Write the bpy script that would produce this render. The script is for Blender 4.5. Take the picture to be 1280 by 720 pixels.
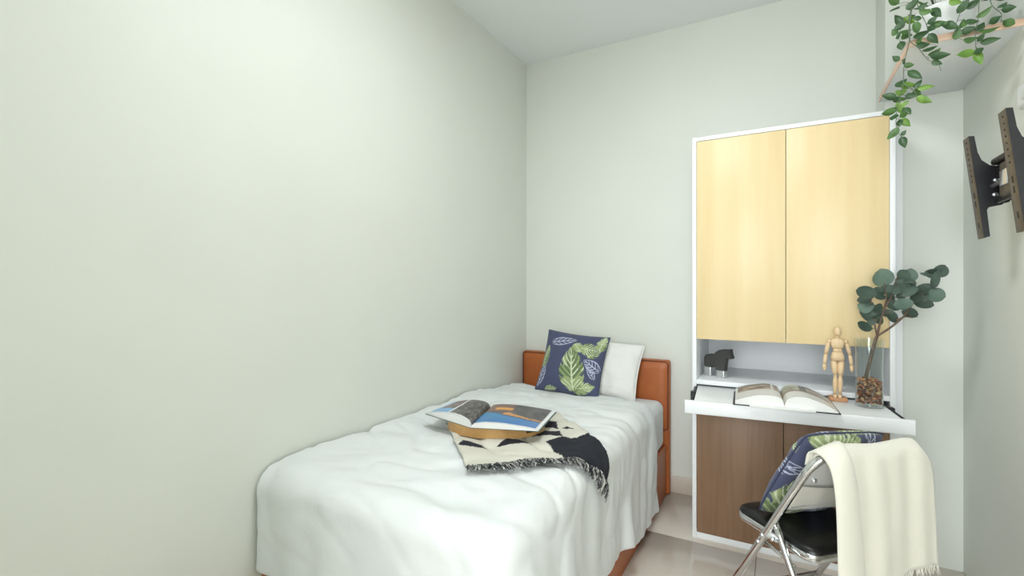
import bpy, bmesh, math, random
import numpy as np
from mathutils import Vector, Matrix, noise
from mathutils.bvhtree import BVHTree

for o in list(bpy.data.objects):
    bpy.data.objects.remove(o)
scene = bpy.context.scene
COL = scene.collection
PI = math.pi
random.seed(7)
rng = np.random.default_rng(7)

# ------------------------------------------------------------------ camera, world, lights, exposure
F_PX = 598.0
YAW = math.atan(333 / F_PX)
cam_d = bpy.data.cameras.new('camera')
cam_d.sensor_width = 36
cam_d.lens = 36 * F_PX / 1280
cam_d.clip_start = 0.02
cam = bpy.data.objects.new('camera', cam_d)
COL.objects.link(cam)
cam.location = (0, 0, 1.28)
cam.rotation_euler = (PI / 2, 0, YAW)
scene.camera = cam

world = bpy.data.worlds.new('world')
scene.world = world
world.use_nodes = True
bg = world.node_tree.nodes['Background']
bg.inputs['Color'].default_value = (0.80, 0.90, 1.0, 1)
bg.inputs['Strength'].default_value = 1.0

def area(name, loc, rot, sx, sy, power, color):
    l = bpy.data.lights.new(name, 'AREA')
    l.shape = 'RECTANGLE'
    l.size, l.size_y, l.energy, l.color = sx, sy, power, color
    o = bpy.data.objects.new(name, l)
    o.location, o.rotation_euler = loc, rot
    COL.objects.link(o)
    return o
# daylight entering through the window in the wall behind the photographer
area('window_daylight_offscreen', (-0.06, -2.31, 1.62), (PI / 2, 0, 0), 1.44, 1.74, 90, (0.955, 0.985, 1.0))
LAMP_STRENGTH = 38.5

scene.view_settings.view_transform = 'Standard'
scene.view_settings.look = 'None'
scene.view_settings.exposure = 0.08
scene.view_settings.gamma = 1.0
scene.view_settings.use_curve_mapping = False

# ------------------------------------------------------------------ helpers
def lin(c):
    r = []
    for v in c[:3]:
        v = v / 255
        r.append(v / 12.92 if v <= 0.04045 else ((v + 0.055) / 1.055) ** 2.4)
    return (r[0], r[1], r[2], 1)

def new_mat(name):
    m = bpy.data.materials.new(name)
    m.use_nodes = True
    return m, m.node_tree, m.node_tree.nodes['Principled BSDF']

def noise_node(nt, scale, detail=4, vec=None, stretch=None, coord='Object'):
    tc = nt.nodes.new('ShaderNodeTexCoord')
    src = tc.outputs[coord]
    if stretch:
        mp = nt.nodes.new('ShaderNodeMapping')
        mp.inputs['Scale'].default_value = stretch
        nt.links.new(src, mp.inputs['Vector'])
        src = mp.outputs['Vector']
    n = nt.nodes.new('ShaderNodeTexNoise')
    n.inputs['Scale'].default_value = scale
    n.inputs['Detail'].default_value = detail
    nt.links.new(src, n.inputs['Vector'])
    return n

def ramp(nt, src, stops):
    r = nt.nodes.new('ShaderNodeValToRGB')
    els = r.color_ramp.elements
    while len(els) < len(stops):
        els.new(0.5)
    for e, (p, c) in zip(els, stops):
        e.position, e.color = p, c
    nt.links.new(src, r.inputs['Fac'])
    return r

def bump(nt, b, src, strength, dist):
    n = nt.nodes.new('ShaderNodeBump')
    n.inputs['Strength'].default_value = strength
    n.inputs['Distance'].default_value = dist
    nt.links.new(src, n.inputs['Height'])
    nt.links.new(n.outputs['Normal'], b.inputs['Normal'])

def mat(name, col, rough=0.5, metal=0.0, var=0.0, scale=20, bmp=0.0, bdist=0.002, stretch=None, spec=0.5, bscale=None):
    m, nt, b = new_mat(name)
    c = lin(col)
    b.inputs['Base Color'].default_value = c
    b.inputs['Roughness'].default_value = rough
    b.inputs['Metallic'].default_value = metal
    b.inputs['Specular IOR Level'].default_value = spec
    if var:
        n = noise_node(nt, scale, 5, stretch=stretch)
        lo = tuple(v * (1 - var) for v in c[:3]) + (1,)
        hi = tuple(min(1, v * (1 + var)) for v in c[:3]) + (1,)
        r = ramp(nt, n.outputs['Fac'], [(0.3, lo), (0.7, hi)])
        nt.links.new(r.outputs['Color'], b.inputs['Base Color'])
    if bmp:
        n2 = noise_node(nt, bscale or scale, 6, stretch=stretch)
        bump(nt, b, n2.outputs['Fac'], bmp, bdist)
    return m

def wood(name, c1, c2, rough, scale=3.0, stretch=(14, 14, 0.8), fine=0.12):
    m, nt, b = new_mat(name)
    n1 = noise_node(nt, scale, 8, stretch=stretch)
    n2 = noise_node(nt, scale * 12, 3, stretch=(stretch[0], stretch[1], stretch[2] * 0.35))
    mx = nt.nodes.new('ShaderNodeMath')
    mx.operation = 'MULTIPLY_ADD'
    nt.links.new(n2.outputs['Fac'], mx.inputs[0])
    mx.inputs[1].default_value = fine * 3
    nt.links.new(n1.outputs['Fac'], mx.inputs[2])
    r = ramp(nt, mx.outputs[0], [(0.42, lin(c1)), (0.85, lin(c2))])
    nt.links.new(r.outputs['Color'], b.inputs['Base Color'])
    b.inputs['Roughness'].default_value = rough
    bump(nt, b, mx.outputs[0], 0.08, 0.001)
    return m

def attr_mat(name, rough=0.6, weave=0.0, wscale=700, sheen=0.0):
    """colour printed / woven on the mesh, stored in the colour attribute 'print'"""
    m, nt, b = new_mat(name)
    a = nt.nodes.new('ShaderNodeVertexColor')
    a.layer_name = 'print'
    nt.links.new(a.outputs['Color'], b.inputs['Base Color'])
    b.inputs['Roughness'].default_value = rough
    if sheen:
        b.inputs['Sheen Weight'].default_value = sheen
    if weave:
        n = noise_node(nt, wscale, 3)
        bump(nt, b, n.outputs['Fac'], weave, 0.001)
    return m

def fabric(name, col, weave=0.25, wscale=600, rough=0.9, sheen=0.3, fold=0.0):
    m, nt, b = new_mat(name)
    b.inputs['Base Color'].default_value = lin(col)
    b.inputs['Roughness'].default_value = rough
    b.inputs['Sheen Weight'].default_value = sheen
    b.inputs['Specular IOR Level'].default_value = 0.2
    n = noise_node(nt, wscale, 3)
    src = n.outputs['Fac']
    if fold:
        n2 = noise_node(nt, 9, 6, stretch=(1, 0.55, 0.7))
        n2.inputs['Distortion'].default_value = 1.2
        mx = nt.nodes.new('ShaderNodeMath')
        mx.operation = 'MULTIPLY_ADD'
        nt.links.new(n2.outputs['Fac'], mx.inputs[0])
        mx.inputs[1].default_value = fold
        nt.links.new(src, mx.inputs[2])
        src = mx.outputs[0]
    bump(nt, b, src, weave, 0.0015)
    return m

def link_mesh(name, me, parent=None, m=None, smooth=True):
    o = bpy.data.objects.new(name, me)
    COL.objects.link(o)
    if m:
        me.materials.append(m)
    if parent:
        o.parent = parent
    if smooth and len(me.polygons):
        me.polygons.foreach_set('use_smooth', [True] * len(me.polygons))
    return o

def mk(name, verts, faces, m=None, parent=None, smooth=True):
    me = bpy.data.meshes.new(name)
    me.from_pydata([tuple(v) for v in verts], [], faces)
    me.update()
    return link_mesh(name, me, parent, m, smooth)

def sharp(o, deg=35):
    """smooth shading that keeps edges sharper than deg"""
    me = o.data
    bm = bmesh.new(); bm.from_mesh(me)
    for e in bm.edges:
        if len(e.link_faces) == 2 and e.calc_face_angle(0) > math.radians(deg):
            e.smooth = False
    bm.to_mesh(me); bm.free()
    return o

def from_bm(name, bm, m=None, parent=None, smooth=True):
    me = bpy.data.meshes.new(name)
    bmesh.ops.recalc_face_normals(bm, faces=bm.faces)
    bm.to_mesh(me); bm.free()
    return link_mesh(name, me, parent, m, smooth)

def bm_box(bm, lo, hi, bev=0.0, seg=2):
    lo, hi = Vector(lo), Vector(hi)
    r = bmesh.ops.create_cube(bm, size=1)
    vs = r['verts']
    for v in vs:
        v.co = Vector((lo[i] + (v.co[i] + 0.5) * (hi[i] - lo[i]) for i in range(3)))
    if bev:
        es = list({e for v in vs for e in v.link_edges})
        bmesh.ops.bevel(bm, geom=es, offset=bev, segments=seg, affect='EDGES', profile=0.5)

def box(name, lo, hi, m, parent=None, bev=0.002, seg=2):
    bm = bmesh.new()
    bm_box(bm, lo, hi, bev, seg)
    o = from_bm(name, bm, m, parent, True)
    return sharp(o, 50)

def catmull(pts, n=8):
    P = [Vector(p) for p in pts]
    if len(P) < 3:
        return [P[0].lerp(P[1], i / n) for i in range(n + 1)]
    P = [P[0] * 2 - P[1]] + P + [P[-1] * 2 - P[-2]]
    out = []
    for i in range(1, len(P) - 2):
        a, b, c, d = P[i - 1:i + 3]
        for k in range(n):
            t = k / n
            out.append(0.5 * ((2 * b) + (c - a) * t + (2 * a - 5 * b + 4 * c - d) * t * t + (3 * b - a - 3 * c + d) * t ** 3))
    out.append(P[-2])
    return out

def tube_data(path, rad, seg=8, verts=None, faces=None, squash=None):
    """append a capped tube along path to verts / faces; rad a number or list"""
    verts = [] if verts is None else verts
    faces = [] if faces is None else faces
    path = [Vector(p) for p in path]
    n = len(path)
    base = len(verts)
    up = None
    for i, p in enumerate(path):
        t = (path[min(i + 1, n - 1)] - path[max(i - 1, 0)])
        t = t.normalized() if t.length > 1e-9 else Vector((0, 0, 1))
        if up is None:
            up = t.orthogonal().normalized()
        up = (up - t * up.dot(t))
        up = up.normalized() if up.length > 1e-6 else t.orthogonal().normalized()
        sd = t.cross(up)
        r = rad[i] if isinstance(rad, (list, tuple)) else rad
        for k in range(seg):
            a = 2 * PI * k / seg
            verts.append(p + up * (math.cos(a) * r) + sd * (math.sin(a) * r))
    for i in range(n - 1):
        for k in range(seg):
            a, b = base + i * seg + k, base + i * seg + (k + 1) % seg
            faces.append((a, b, b + seg, a + seg))
    faces.append(tuple(base + k for k in reversed(range(seg))))
    faces.append(tuple(base + (n - 1) * seg + k for k in range(seg)))
    return verts, faces

def tube(name, path, rad, m, parent=None, seg=10, smooth_path=0):
    if smooth_path:
        path = catmull(path, smooth_path)
    v, f = tube_data(path, rad, seg)
    return mk(name, v, f, m, parent)

def lathe(name, prof, m, parent=None, seg=40, loc=(0, 0, 0)):
    v, f = [], []
    n = len(prof)
    for r, z in prof:
        for k in range(seg):
            a = 2 * PI * k / seg
            v.append((loc[0] + r * math.cos(a), loc[1] + r * math.sin(a), loc[2] + z))
    for i in range(n - 1):
        for k in range(seg):
            k2 = (k + 1) % seg
            f.append((i * seg + k, i * seg + k2, (i + 1) * seg + k2, (i + 1) * seg + k))
    if prof[0][0] > 1e-5:
        f.append(tuple(reversed(range(seg))))
    if prof[-1][0] > 1e-5:
        f.append(tuple((n - 1) * seg + k for k in range(seg)))
    return sharp(mk(name, v, f, m, parent), 45)

def empty(name, loc=(0, 0, 0), rz=0):
    o = bpy.data.objects.new(name, None)
    o.location = loc
    o.rotation_euler = (0, 0, rz)
    o.empty_display_size = 0.05
    COL.objects.link(o)
    return o

def tag(o, label=None, cat=None, group=None, kind=None):
    if label: o['label'] = label
    if cat: o['category'] = cat
    if group: o['group'] = group
    if kind: o['kind'] = kind
    return o

def prints(o, cols):
    """store per-vertex linear colours"""
    a = o.data.color_attributes.new('print', 'FLOAT_COLOR', 'POINT')
    a.data.foreach_set('color', np.asarray(cols, dtype=np.float32).ravel())

def inpoly(x, y, P):
    c = False
    j = len(P) - 1
    for i in range(len(P)):
        if (P[i][1] > y) != (P[j][1] > y) and x < (P[j][0] - P[i][0]) * (y - P[i][1]) / (P[j][1] - P[i][1]) + P[i][0]:
            c = not c
        j = i
    return c

# ------------------------------------------------------------------ materials
M = {}
M['wall'] = mat('wall_paint', (226, 229, 221), 0.55, var=0.012, scale=3, bmp=0.06, bdist=0.0015, bscale=140)
M['ceiling'] = mat('ceiling_paint', (240, 242, 241), 0.8, bmp=0.04, bscale=120)
M['tile'] = mat('floor_tile_glaze', (214, 205, 194), 0.16, var=0.03, scale=5)
M['grout'] = mat('tile_grout', (160, 152, 142), 0.9)
M['skirt'] = mat('skirting_tile_glaze', (205, 194, 180), 0.25, var=0.03, scale=6)
M['white_lam'] = mat('white_laminate', (238, 241, 243), 0.35, bmp=0.02, bscale=300)
M['maple'] = wood('maple_veneer', (229, 205, 156), (236, 215, 170), 0.4, 2.0, (9, 9, 0.6), 0.05)
M['walnut'] = wood('walnut_veneer', (128, 98, 75), (148, 117, 91), 0.45, 3.0, (14, 14, 0.7), 0.08)
M['leather'] = mat('tan_leather', (176, 97, 46), 0.42, var=0.06, scale=14, bmp=0.25, bdist=0.0008, bscale=420)
M['piping'] = mat('dark_tan_piping', (112, 56, 26), 0.5)
M['sheet'] = fabric('white_sheet', (230, 234, 234), 0.25, 700, fold=1.5)
M['duvet'] = fabric('white_duvet_cotton', (232, 236, 236), 0.45, 500, fold=5.0)
M['pillow'] = fabric('white_pillowcase', (238, 238, 234), 0.3, 500, fold=2.0)
M['print_cloth'] = attr_mat('printed_cotton', 0.85, 0.3, 900, 0.2)
M['woven'] = attr_mat('woven_throw', 0.95, 0.5, 500)
M['paper_print'] = attr_mat('glossy_page', 0.28)
M['paper'] = mat('page_edges', (238, 238, 236), 0.7, bmp=0.3, bdist=0.0008, scale=4, stretch=(1, 1, 160))
M['cream_knit'] = fabric('cream_knit', (228, 225, 212), 0.5, 420, sheen=0.5)
M['bamboo'] = wood('bamboo', (176, 132, 76), (200, 156, 98), 0.4, 5, (3, 3, 8))
M['beech'] = wood('beech', (218, 186, 144), (232, 206, 168), 0.5, 8, (6, 6, 1.5))
M['oak_base'] = wood('mannequin_base_wood', (176, 126, 88), (200, 150, 108), 0.5, 8, (2, 8, 8))
M['peach_edge'] = wood('shelf_edge_wood', (222, 186, 160), (238, 206, 182), 0.5, 6, (1, 1, 8))
M['black_metal'] = mat('black_powder_coat', (22, 22, 26), 0.42, var=0.15, scale=30, bmp=0.1, bscale=300)
M['bronze_metal'] = mat('worn_dark_steel', (98, 90, 82), 0.4, metal=0.6, var=0.2, scale=18)
M['chrome'] = mat('chrome', (225, 226, 228), 0.1, metal=1.0)
M['steel'] = mat('steel_bolt', (215, 217, 224), 0.25, metal=0.9)
M['plate'] = mat('pressed_steel_plate', (226, 228, 226), 0.3, metal=0.35)
M['vinyl'] = mat('black_vinyl', (16, 16, 18), 0.35, bmp=0.15, bscale=300)
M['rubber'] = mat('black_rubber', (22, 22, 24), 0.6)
M['black_gap'] = mat('black_slide', (20, 22, 24), 0.5, metal=0.3)
M['charcoal'] = mat('charcoal_ceramic', (66, 66, 64), 0.6, var=0.08, scale=25)
M['silver'] = mat('brushed_silver', (205, 208, 208), 0.3, metal=0.8)
M['pot'] = mat('white_ceramic', (240, 242, 240), 0.3)
M['soil'] = mat('potting_soil', (60, 46, 36), 0.95, var=0.3, scale=80)
M['bark'] = mat('brown_bark', (104, 86, 72), 0.8, var=0.25, scale=60, bmp=0.3, bscale=150)
M['vine_stem'] = mat('grey_green_stem', (104, 118, 100), 0.7)
M['white_plastic'] = mat('white_plastic', (240, 242, 242), 0.35)
M['frame_white'] = mat('white_window_frame', (235, 236, 236), 0.4)
def leaf_mat(name, a, b, rough, scale):
    m, nt, bs = new_mat(name)
    n = noise_node(nt, scale, 3)
    r = ramp(nt, n.outputs['Fac'], [(0.3, lin(a)), (0.7, lin(b))])
    nt.links.new(r.outputs['Color'], bs.inputs['Base Color'])
    bs.inputs['Roughness'].default_value = rough
    return m
M['leaf_a'] = leaf_mat('vine_leaf_dark', (44, 74, 42), (66, 98, 58), 0.45, 30)
M['leaf_b'] = leaf_mat('vine_leaf_mid', (60, 94, 48), (92, 128, 66), 0.45, 30)
M['leaf_c'] = leaf_mat('vine_leaf_bright', (84, 128, 44), (124, 160, 72), 0.45, 30)
M['euc_a'] = leaf_mat('eucalyptus_leaf', (52, 70, 60), (74, 93, 81), 0.6, 18)
M['euc_b'] = leaf_mat('eucalyptus_leaf_pale', (72, 95, 83), (96, 117, 102), 0.6, 18)
M['chips'] = attr_mat('wood_chips', 0.75)
M['fringe'] = attr_mat('fringe_yarn', 0.95)
def glass_mat(name, rough=0.0, tint=(245, 250, 248)):
    m, nt, b = new_mat(name)
    b.inputs['Base Color'].default_value = lin(tint)
    b.inputs['Transmission Weight'].default_value = 1.0
    b.inputs['Roughness'].default_value = rough
    b.inputs['IOR'].default_value = 1.45
    return m
M['glass'] = glass_mat('clear_glass')
def emit_mat(name, col, s):
    m, nt, b = new_mat(name)
    b.inputs['Base Color'].default_value = (0.9, 0.9, 0.9, 1)
    b.inputs['Emission Color'].default_value = lin(col)
    b.inputs['Emission Strength'].default_value = s
    return m

# ------------------------------------------------------------------ the room
XL, XR, YB, YF, ZC = -1.616, 0.728, 3.12, -2.3, 2.912
TH = 0.12
def struct(o):
    o['kind'] = 'structure'
    return o
fl = struct(box('floor', (XL - TH, YF - TH, -0.1), (XR + TH, YB + TH, -0.004), M['grout'], bev=0))
struct(box('ceiling', (XL - TH, YF - TH, ZC), (XR + TH, YB + TH, ZC + 0.1), M['ceiling'], bev=0))
struct(box('wall_left', (XL - TH, YF, 0), (XL, YB, ZC), M['wall'], bev=0))
struct(box('wall_back', (XL - TH, YB, 0), (XR + TH, YB + TH, ZC), M['wall'], bev=0))
struct(box('wall_right', (XR, YF, 0), (XR + TH, YB, ZC), M['wall'], bev=0))
struct(box('wall_column', (0.447, 2.872, 0), (XR, YB, ZC), M['wall'], bev=0))
# wall behind the camera with a window opening
WX0, WX1, WZ0, WZ1 = -0.8, 0.8 - 0.12, 0.72, 2.52
bm = bmesh.new()
for lo, hi in [((XL - TH, YF - TH, 0), (WX0, YF, ZC)), ((WX1, YF - TH, 0), (XR + TH, YF, ZC)),
               ((WX0, YF - TH, 0), (WX1, YF, WZ0)), ((WX0, YF - TH, WZ1), (WX1, YF, ZC))]:
    bm_box(bm, lo, hi)
struct(from_bm('wall_front', bm, M['wall'], smooth=False))
win = struct(empty('window_1', (0, YF, WZ0)))
def wloc(o):
    o.parent = win
    o.matrix_parent_inverse = win.matrix_basis.inverted()
    return o
for lo, hi in [((WX0, YF - .08, WZ0), (WX0 + .05, YF - .02, WZ1)), ((WX1 - .05, YF - .08, WZ0), (WX1, YF - .02, WZ1)),
               ((WX0, YF - .08, WZ0), (WX1, YF - .02, WZ0 + .05)), ((WX0, YF - .08, WZ1 - .05), (WX1, YF - .02, WZ1)), ((-.085, YF - .08, WZ0), (-.035, YF - .02, WZ1))]:
    wloc(box('window_frame', lo, hi, M['frame_white']))
for x0, x1 in ((WX0 + .05, -.085), (-.035, WX1 - .05)):
    wloc(box('window_pane', (x0, YF - .055, WZ0 + .05), (x1, YF - .049, WZ1 - .05), M['glass'], bev=0))

# unseen partition, added so its opening shades the left wall and bed foot
bm = bmesh.new()
for lo, hi in [((XL, -.46, 0), (-.60, -.34, ZC)), ((.64, -.46, 0), (XR, -.34, ZC)), ((-.60, -.46, 2.30), (.64, -.34, ZC))]:
    bm_box(bm, lo, hi)
struct(from_bm('added_shade_partition', bm, M['wall'], smooth=False))
# floor tiles: 60 cm glazed squares with fine joints
tile_me = None
TX, TY, TS = -0.092, 2.556, 0.6
for i in range(-3, 2):
    for j in range(-9, 1):
        x0, y0 = TX + i * TS, TY + j * TS
        x1, y1 = min(x0 + TS, XR), min(y0 + TS, YB)
        x0, y0 = max(x0, XL), max(y0, YF)
        if x1 - x0 < 0.03 or y1 - y0 < 0.03:
            continue
        box('floor_tile', (x0 + .0015, y0 + .0015, -0.004), (x1 - .0015, y1 - .0015, 0.0), M['tile'], fl, bev=0.0008, seg=1)
bb = struct(empty('baseboard_back', (0, YB, 0)))
for x0, x1 in ((XL + .6 * 0, XL + .6), (XL + .6, XL + 1.2), (XL + 1.2, 0.447)):
    b = box('skirting_tile', (x0 + .001, -0.010, 0.0), (x1 - .001, 0.0, 0.104), M['skirt'], bb, bev=0.001)

# ------------------------------------------------------------------ cloth solver (position based) for draped textiles
def solve_cloth(P, steps, iters, collide, dt=1 / 40, bend=0.25, grav=9.8, damp=0.97, top_z=.60):
    V = np.zeros_like(P)
    def rest(a, b):
        return np.linalg.norm(b - a, axis=-1)
    groups = []
    def add(sa, sb, k):
        groups.append((sa, sb, rest(P[sa], P[sb]), k))
    ny, nx = P.shape[:2]
    for o in (0, 1):
        n = (nx - o) // 2
        add(np.s_[:, o:o + 2 * n:2], np.s_[:, o + 1:o + 2 * n:2], 1.0)
        n = (ny - o) // 2
        add(np.s_[o:o + 2 * n:2, :], np.s_[o + 1:o + 2 * n:2, :], 1.0)
        add(np.s_[o:o + 2 * n:2, :-1], np.s_[o + 1:o + 2 * n:2, 1:], 0.5)
        add(np.s_[o:o + 2 * n:2, 1:], np.s_[o + 1:o + 2 * n:2, :-1], 0.5)
    for st in (2, 5):
        for o in range(2 * st):
            js = [j for j in range(nx - st) if (j // st) % 2 == 0 and j % st == o % st] if o < st else [j for j in range(nx - st) if (j // st) % 2 == 1 and j % st == o % st]
            if js:
                js = np.array(js)
                add((slice(None), js), (slice(None), js + st), bend)
            is_ = [i for i in range(ny - st) if (i // st) % 2 == (0 if o < st else 1) and i % st == o % st]
            if is_:
                is_ = np.array(is_)
                add((is_, slice(None)), (is_ + st, slice(None)), bend)
    for s in range(steps):
        Q = P.copy()
        V[..., 2] -= grav * dt
        V *= damp
        P = P + V * dt
        for _ in range(iters):
            for sa, sb, L, k in groups:
                A, B = P[sa], P[sb]
                d = B - A
                l = np.maximum(np.linalg.norm(d, axis=-1), 1e-9)
                c = (0.5 * k * (1 - L / l))[..., None] * d
                P[sa] = A + c
                P[sb] = B - c
            hit = collide(P)
        stick = hit & (P[..., 2] > top_z)          # friction of cotton on the bed top
        P[stick, :2] = Q[stick, :2] + (P[stick, :2] - Q[stick, :2]) * 0.12
        V = (P - Q) / dt
        V[hit] *= 0.35
        sp = np.linalg.norm(V, axis=-1, keepdims=True)
        V *= np.minimum(1, 1.5 / np.maximum(sp, 1e-9))
    return P

def grid_faces(ny, nx, flip=False):
    f = []
    for i in range(ny - 1):
        for j in range(nx - 1):
            a = i * nx + j
            q = (a, a + 1, a + nx + 1, a + nx)
            f.append(q[::-1] if flip else q)
    return f

# ------------------------------------------------------------------ bed
bed = tag(empty('bed', (-1.105, 2.05, 0)), 'single bed with tan leather base and padded headboard against the wall', 'bed')
def child(o, par):
    o.parent = par
    o.matrix_parent_inverse = Matrix.LocRotScale(par.location, par.rotation_euler, par.scale).inverted()
    return o
child(box('side_rail', (-.655, 1.05, 0.0), (-.605, 3.05, .31), M['leather'], bev=.008, seg=3), bed)
child(box('side_rail', (-1.605, 1.05, 0.0), (-1.555, 3.05, .31), M['leather'], bev=.008, seg=3), bed)
child(box('foot_rail', (-1.555, 1.05, 0.0), (-.655, 1.10, .31), M['leather'], bev=.008, seg=3), bed)
child(box('bed_deck', (-1.555, 1.10, .26), (-.655, 3.03, .295), M['walnut'], bev=.003), bed)
hb = child(box('headboard', (-1.611, 3.05, 0.0), (-.588, 3.108, .83), M['leather'], bev=.014, seg=4), bed)
# padded face of the headboard, slightly domed, with dark piping round its edge
HX0, HX1, HZ0, HZ1, HY = -1.603, -.596, .40, .822, 3.05
nx, nz = 40, 20
v = []
for k in range(nz + 1):
    for i in range(nx + 1):
        a, b = i / nx, k / nz
        ex = min(a, 1 - a) * (HX1 - HX0); ez = min(b, 1 - b) * (HZ1 - HZ0)
        e = min(1, ex / .05), min(1, ez / .05)
        d = .016 * (1 - (1 - e[0]) ** 2.5) ** .5 * (1 - (1 - e[1]) ** 2.5) ** .5
        v.append((HX0 + a * (HX1 - HX0), HY + .001 - d, HZ0 + b * (HZ1 - HZ0)))
child(mk('headboard_pad', v, grid_faces(nz + 1, nx + 1), M['leather']), bed)
r = .02
path = []
for cx, cz, a0 in ((HX1 - r, HZ1 - r, 0), (HX0 + r, HZ1 - r, 90), (HX0 + r, HZ0 + r, 180), (HX1 - r, HZ0 + r, 270)):
    for k in range(6):
        a = math.radians(a0 + 18 * k)
        path.append((cx + r * math.cos(a), HY - .002, cz + r * math.sin(a)))
path.append(path[0])
child(tube('piping', path, .0042, M['piping'], seg=6), bed)

# mattress in a fitted white sheet
bm = bmesh.new()
bm_box(bm, (-1.596, 1.075, .30), (-.612, 3.03, .592), .05, 5)
bmesh.ops.triangulate(bm, faces=[f for f in bm.faces if len(f.verts) > 4])
mt = sharp(from_bm('mattress', bm, M['sheet']), 60)
tag(mt, 'white mattress in a fitted sheet on the tan bed base', 'mattress')

# duvet: rest shape laid flat, then draped
NX, NY = 88, 130
def t_max(s):
    pts = [(-1.62, 2.93), (-1.0, 2.86), (-.76, 2.80), (-.6, 2.66), (-.45, 2.66), (-.1, 2.76), (0.1, 2.78)]
    return np.interp(s, [p[0] for p in pts], [p[1] for p in pts])
D = np.zeros((NY, NX, 3))
for i in range(NY):
    for j in range(NX):
        v_, u_ = i / (NY - 1), j / (NX - 1)
        t0 = .725 + v_ * 2.115
        k = min(1, max(0, (t0 - 2.14) / .2)); k = k * k * (3 - 2 * k)
        smax = -.165 + .075 * k
        s = -1.606 + u_ * (smax + 1.606)
        t = .725 + v_ * (t_max(s) - .725)
        D[i, j] = (s, t, .70)
FLAT = D.copy()
for i in range(NY):
    for j in range(NX):
        s, t = D[i, j, 0], D[i, j, 1]
        D[i, j, 2] += .02 * noise.noise(Vector((s * 5, t * 4, 0)))
C0 = np.array((-1.11, 2.15, .30)); HH = np.array((.524, 1.124, .352)); RR = .085
def bed_collide(P):
    y = P[..., 1]
    k = np.clip((y - 2.45) / .4, 0, 1)
    drop = .028 * k * k * (3 - 2 * k)
    lump = .016 * np.exp(-((y - 2.33) / .13) ** 2) * np.clip((-P[..., 0] - 0.9) / .5, 0, 1)
    Z = P[..., 2] + drop - lump
    q0 = np.stack([P[..., 0] - C0[0], P[..., 1] - C0[1], Z - C0[2]], -1)
    # keep the head end and wall side open: cloth never wraps there
    q0[..., 1] = np.minimum(q0[..., 1], 0)
    q0[..., 0] = np.maximum(q0[..., 0], 0)
    sg = np.where(q0 < 0, -1.0, 1.0)
    q = np.abs(q0) - (HH - RR)
    qm = np.maximum(q, 0)
    ln = np.linalg.norm(qm, axis=-1)
    inner = np.minimum(q.max(-1), 0)
    d = ln + inner - RR
    hit = d < 0
    g = np.where((ln > 1e-9)[..., None], qm / np.maximum(ln, 1e-9)[..., None], (q == q.max(-1, keepdims=True)).astype(float)) * sg
    P -= np.where(hit, d, 0)[..., None] * g
    P[..., 0] = np.maximum(P[..., 0], -1.608)
    P[..., 2] = np.maximum(P[..., 2], .03)
    return d < .003
# slightly oversize cloth so that it settles in soft folds
DR = solve_cloth(D, 150, 8, bed_collide, bend=.08, grav=1.3)

def grid_normals(P):
    du = np.gradient(P, axis=1); dv = np.gradient(P, axis=0)
    n = np.cross(du, dv)
    return n / np.maximum(np.linalg.norm(n, axis=-1, keepdims=True), 1e-9)
NN = grid_normals(DR)
for i in range(NY):
    for j in range(NX):
        s, t = FLAT[i, j, 0], FLAT[i, j, 1]
        a = noise.noise(Vector((s * 3.2 + t * 1.4, t * 7.5 - s * 2, 3.1)))
        b = noise.noise(Vector((s * 9 - t * 3, t * 12, 8.2)))
        c = abs(noise.noise(Vector((s * 4.5 + t, t * 5.5, 1.7))))
        w = .012 * a + .008 * b - .014 * max(0, .12 - c) / .12
        r1 = abs(noise.noise(Vector((s * 8 + 2 * a, t * 6.5 - s * 3, 12.3))))
        r2 = abs(noise.noise(Vector((s * 6 - t * 5, t * 9 + s * 4, 17.9))))
        w += .0045 * max(0, 1 - r1 / .10) + .0035 * max(0, 1 - r2 / .08)
        if s > -.6:      # hanging side: mostly vertical pleats
            w = .5 * w + .016 * noise.noise(Vector((s * 1.5, t * 11, 5.5))) * min(1, (s + .6) / .15)
        if t < 1.05:
            w = .5 * w + .012 * noise.noise(Vector((s * 9, t * 1.5, 6.5))) * min(1, (1.05 - t) / .15)
        if t > 2.45 and s < -.7:
            w += .006 * math.sin((t + .12 * s) * 62 + 2 * noise.noise(Vector((s * 2, t * 2, 0)))) * (0.6 + a)
        DR[i, j] += NN[i, j] * w
DR[..., 0] = np.maximum(DR[..., 0], -1.613)
for _ in range(1):
    S = DR.copy()
    S[1:-1, 1:-1] = .5 * DR[1:-1, 1:-1] + .125 * (DR[:-2, 1:-1] + DR[2:, 1:-1] + DR[1:-1, :-2] + DR[1:-1, 2:])
    DR = S
duvet = mk('duvet', DR.reshape(-1, 3), grid_faces(NY, NX), M['duvet'])
md = duvet.modifiers.new('thickness', 'SOLIDIFY'); md.thickness = .022; md.offset = -1; md.use_rim = True
md = duvet.modifiers.new('smooth', 'SUBSURF'); md.levels = 1; md.render_levels = 1
tag(duvet, 'rumpled white cotton duvet spread over the bed and hanging down its side', 'duvet')

from mathutils import kdtree
NNF = grid_normals(DR)
kd = kdtree.KDTree(NX * NY)
for k, p in enumerate(FLAT.reshape(-1, 3)):
    kd.insert((p[0], p[1], 0), k)
kd.balance()
DRf, NNf = DR.reshape(-1, 3), NNF.reshape(-1, 3)
def on_duvet(s, t, lift):
    """point of the draped duvet whose flat coordinates are (s, t), lifted along the surface"""
    r = kd.find_n((s, t, 0), 6)
    w = np.array([1 / (d + .002) ** 2 for _, _, d in r]); w /= w.sum()
    ids = [k for _, k, _ in r]
    p = (DRf[ids] * w[:, None]).sum(0); n = (NNf[ids] * w[:, None]).sum(0)
    n /= np.linalg.norm(n)
    return Vector(p) + Vector(n) * lift

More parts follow.
